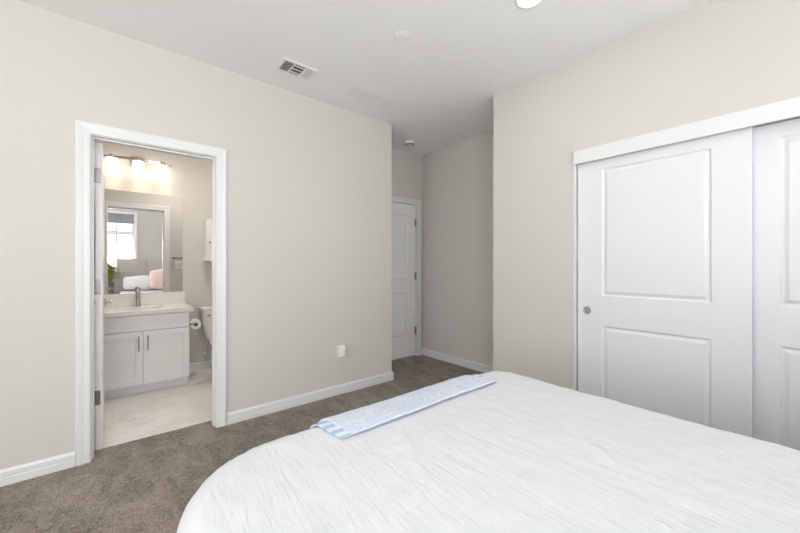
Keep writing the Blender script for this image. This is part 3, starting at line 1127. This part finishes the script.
tube([(0.86, YBB - 0.05, 0.20), (0.86, YBB - 0.05, 0.26), (0.90, YBB - 0.08, 0.34), (0.91, YBB - 0.10, 0.385)], 0.0055, 10, sv)
box((0.835, YBB - 0.068, 0.185), (0.86, YBB - 0.045, 0.215), 0.005, 2, sv)
obj('supply_valve', sv, 'chrome', to, True)

# paper holder on the vanity side, with its roll
hy0, hz0 = 4.27, 0.605
rx = VX1 + 0.085
th = thing('toilet_paper_holder', (VX1, hy0, hz0), 'brushed nickel paper holder on the vanity side', 'paper holder')
obj('mount', lathe([(0.024, 0), (0.024, 0.006), (0.012, 0.010), (0.010, 0.03)], (VX1, hy0, hz0), 'X', 20), 'dark_nickel', th, True)
obj('arm', tube([(VX1 + 0.026, hy0, hz0), (rx - 0.012, hy0, hz0), (rx - 0.003, hy0 + 0.003, hz0), (rx, hy0 + 0.012, hz0), (rx, hy0 + 0.15, hz0)], 0.0085, 12), 'dark_nickel', th, True)
tr = thing('toilet_paper_roll', (rx, hy0 + 0.08, hz0), 'white toilet paper roll on its holder beside the vanity', 'toilet paper')
rz = hz0 - 0.0112
obj('paper', lathe([(0.021, 0.025), (0.050, 0.025), (0.052, 0.027), (0.052, 0.128), (0.050, 0.13), (0.021, 0.13), (0.021, 0.025)], (rx, hy0, rz), 'Y', 36, caps=False), 'paper', tr, True)
obj('cardboard_core', lathe([(0.0197, 0.025), (0.0209, 0.025), (0.0209, 0.13), (0.0197, 0.13), (0.0197, 0.025)], (rx, hy0, rz), 'Y', 24, caps=False), 'cardboard', tr, True)

# small wall cabinet above the toilet
wc = thing('wall_cabinet', (1.02, YBB - 0.08, 1.28), 'shallow white wall cabinet above the toilet', 'cabinet')
obj('cabinet_body', box((0.835, YBB - 0.145, 1.283), (1.215, YBB - 0.001, 1.772), 0.002, 1), 'cabinet', wc)
wd = obj('door', shaker(0.838, 1.212, 1.286, 1.769, YBB - 0.165, 0.045), 'cabinet', wc)
obj('knob', lathe([(0.005, 0), (0.005, -0.014), (0.012, -0.018), (0.011, -0.027), (0.001, -0.029)], (0.872, YBB - 0.165, 1.50), 'Y', 18), 'dark_nickel', wd, True)

# light switch and short towel bar on the bathroom side of the doorway wall (seen in the mirror)
sw = thing('light_switch', (0.795, YB0, 1.16), 'white light switch plate on the bathroom wall seen in the mirror', 'light switch')
obj('plate', box((0.735, YB0, 1.175), (0.855, YB0 + 0.006, 1.295), 0.003), 'plastic', sw)
for x in (0.772, 0.818):
    obj('rocker', box((x - 0.016, YB0 + 0.005, 1.20), (x + 0.016, YB0 + 0.010, 1.27), 0.002), 'plastic', sw)
obj('indicator', box((0.812, YB0 + 0.010, 1.232), (0.824, YB0 + 0.0108, 1.24)), 'red', sw)
tb = thing('towel_bar', (0.80, YB0, 1.35), 'dark metal towel bar over the light switch', 'towel bar')
obj('bar', tube([(0.71, YB0 + 0.06, 1.352), (1.16, YB0 + 0.06, 1.352)], 0.015, 12), 'dark_nickel', tb, True)
for x in (0.73, 1.14):
    obj('bracket', lathe([(0.02, 0), (0.02, 0.006), (0.009, 0.01), (0.009, 0.06)], (x, YB0, 1.352), 'Y', 16), 'dark_nickel', tb, True)

# ------------------------------------------------------------------ wall and ceiling fittings
ol = thing('outlet', (1.68, YW, 0.408), 'white wall outlet plate above the long baseboard', 'outlet')
obj('plate', box((1.643, YW - 0.007, 0.348), (1.717, YW, 0.468), 0.004, 3), 'plastic', ol, True)
for z in (0.382, 0.434):
    r = obj('receptacle', box((1.660, YW - 0.024 if z > 0.4 else YW - 0.011, z - 0.019), (1.700, YW - 0.006, z + 0.019), 0.006, 3), 'plastic', ol, True)
    if z < 0.4:
        s = nb()
        box((1.670, YW - 0.0118, z - 0.004), (1.673, YW - 0.0108, z + 0.008), 0, 1, s)
        box((1.686, YW - 0.0118, z - 0.004), (1.689, YW - 0.0108, z + 0.008), 0, 1, s)
        obj('slots', s, 'dark', r)
pg = obj('plug_adapter', box((1.648, YW - 0.046, 0.362), (1.711, YW - 0.0245, 0.464), 0.010, 4), 'plastic', None, True, (1.68, YW - 0.03, 0.43))
tag(pg, 'small white plug-in adapter pushed into the wall outlet', 'plug adapter')


def slats(bm, x0, x1, y0, y1, z, n, along, ang, w, th=0.0012):
    """tilted louvre blades; along = 'X' blades run in x"""
    for k in range(n):
        f = (k + 0.5) / n
        c, s = math.cos(ang), math.sin(ang)
        hw = w / 2
        if along == 'X':
            yc = y0 + (y1 - y0) * f
            pts = [(yc - hw * c, z - hw * s), (yc + hw * c, z + hw * s)]
            q = [(x0, *pts[0]), (x1, *pts[0]), (x1, *pts[1]), (x0, *pts[1])]
        else:
            xc = x0 + (x1 - x0) * f
            pts = [(xc - hw * c, z - hw * s), (xc + hw * c, z + hw * s)]
            q = [(pts[0][0], y0, pts[0][1]), (pts[0][0], y1, pts[0][1]), (pts[1][0], y1, pts[1][1]), (pts[1][0], y0, pts[1][1])]
        t = bmesh.new()
        up = Vector((0, -s * th, c * th)) if along == 'X' else Vector((-s * th, 0, c * th))
        a = [t.verts.new(Vector(p)) for p in q]
        b = [t.verts.new(Vector(p) + up) for p in q]
        t.faces.new(a); t.faces.new(b)
        for i in range(4):
            t.faces.new((a[i], a[(i + 1) % 4], b[(i + 1) % 4], b[i]))
        merge(bm, t)


vx0, vx1, vy0, vy1 = 0.955, 1.225, 2.465, 2.645
v1 = thing('ceiling_vent', (1.09, 2.555, CZ), 'white ceiling air register with dark three-way louvres above the bathroom doorway wall', 'vent')
ix0, ix1, iy0, iy1 = vx0 + 0.022, vx1 - 0.022, vy0 + 0.022, vy1 - 0.022
d1, d2 = ix0 + 0.072, ix1 - 0.066
fr = cells([vx0, ix0, d1 - 0.005, d1 + 0.005, d2 - 0.005, d2 + 0.005, ix1, vx1], [vy0, iy0, iy1, vy1], {(1, 1), (3, 1), (5, 1)},
           lambda u, z, t: (u, z, t), CZ - 0.0085, CZ - 0.006)
merge(fr, cells([vx0, vx0 + 0.004, vx1 - 0.004, vx1], [vy0, vy0 + 0.004, vy1 - 0.004, vy1], {(1, 1)}, lambda u, z, t: (u, z, t), CZ - 0.007, CZ))
obj('frame', fr, 'plastic', v1)
obj('duct_backing', box((vx0 + 0.004, vy0 + 0.004, CZ - 0.002), (vx1 - 0.004, vy1 - 0.004, CZ - 0.0005)), 'duct', v1)  # flat dark plate, painted as the shaded hollow above the register
lb = nb(); slats(lb, ix0, d1 - 0.005, iy0, iy1, CZ - 0.0068, 4, 'Y', math.radians(40), 0.009); obj('louvre', lb, 'plastic', v1)
lb = nb(); slats(lb, d1 + 0.005, d2 - 0.005, iy0, iy1, CZ - 0.0068, 3, 'X', math.radians(12), 0.026); obj('louvre', lb, 'plastic', v1)
lb = nb(); slats(lb, d2 + 0.005, ix1, iy0, iy1, CZ - 0.0068, 3, 'Y', math.radians(-14), 0.0145); obj('louvre', lb, 'plastic', v1)

gx0, gx1, gy0, gy1 = 1.562, 1.960, 2.485, 2.640
v2 = thing('ceiling_grille', (1.76, 2.56, CZ), 'flat white three-section ceiling grille nearer the alcove', 'vent')
third = (gx1 - gx0 - 0.03) / 3
ug = [gx0, gx0 + 0.012]
for k in range(3):
    ug += [ug[-1] + third, ug[-1] + third + 0.003 if k < 2 else gx1]
fr = cells([gx0, gx0 + 0.014, gx0 + 0.132, gx0 + 0.138, gx0 + 0.262, gx0 + 0.268, gx1 - 0.014, gx1], [gy0, gy0 + 0.014, gy1 - 0.014, gy1], {(1, 1), (3, 1), (5, 1)},
           lambda u, z, t: (u, z, t), CZ - 0.004, CZ)
obj('frame', fr, 'plastic', v2)
for a, b, ang in ((gx0 + 0.014, gx0 + 0.132, 8), (gx0 + 0.138, gx0 + 0.262, 4), (gx0 + 0.268, gx1 - 0.014, 8)):
    lb = nb(); slats(lb, a, b, gy0 + 0.014, gy1 - 0.014, CZ - 0.0025, 12, 'X', math.radians(ang), 0.0112); obj('louvre', lb, 'plastic', v2)

dk = thing('sprinkler_cover', (1.465, 1.741, CZ), 'small flat white ceiling disc between the vents and the recessed light', 'ceiling cover')
obj('disc', lathe([(0.046, 0), (0.046, -0.003), (0.043, -0.0055), (0.040, -0.006), (0.001, -0.006)], (1.465, 1.741, CZ), 'Z', 36), 'ceiling', dk, True)
obj('rim', lathe([(0.052, 0.0), (0.052, -0.0025), (0.0485, -0.0025), (0.0485, 0)], (1.465, 1.741, CZ), 'Z', 36), 'plastic', dk, True)

sd = thing('smoke_detector', (2.80, 3.18, CZ), 'round white smoke detector on the alcove ceiling', 'smoke detector')
obj('mount', lathe([(0.060, 0), (0.060, -0.010), (0.056, -0.012), (0.001, -0.012)], (2.80, 3.18, CZ), 'Z', 36), 'plastic', sd, True)
obj('housing', lathe([(0.052, -0.012), (0.054, -0.018), (0.052, -0.032), (0.042, -0.042), (0.001, -0.044)], (2.80, 3.18, CZ), 'Z', 36), 'plastic', sd, True)
obj('vent_ring', lathe([(0.047, -0.0405), (0.049, -0.036), (0.0525, -0.033), (0.053, -0.030), (0.049, -0.040)], (2.80, 3.18, CZ), 'Z', 36, caps=False), 'pot', sd, True)


def downlight(x, y, label, watts=DOWNLIGHT_W):
    t = thing('recessed_light', (x, y, CZ), label, 'ceiling light', 'recessed ceiling lights')
    obj('trim_ring', lathe([(0.082, 0), (0.082, -0.003), (0.072, -0.006), (0.062, -0.004), (0.062, -0.001), (0.082, 0)], (x, y, CZ), 'Z', 40, caps=False), 'plastic', t, True)
    obj('lens', lathe([(0.001, -0.0005), (0.062, -0.0005), (0.061, -0.003), (0.001, -0.004)], (x, y, CZ), 'Z', 40), 'downlight', t, True)
    l = area('recessed_light_lamp', (x, y, CZ - 0.012), (0, 0, 0), 0.11, 0.11, watts, (1.0, 0.955, 0.90), 'DISK')
    return t


downlight(1.815, 1.035, 'glowing round recessed light at the top edge of the photo')
downlight(-1.40, 1.035, 'glowing round recessed light nearer the side window')  # unseen lamp added to help light the bedroom
downlight(0.75, 3.70, 'glowing round recessed light in the bathroom ceiling', BATH_FILL_W)  # unseen lamp added to brighten the bathroom
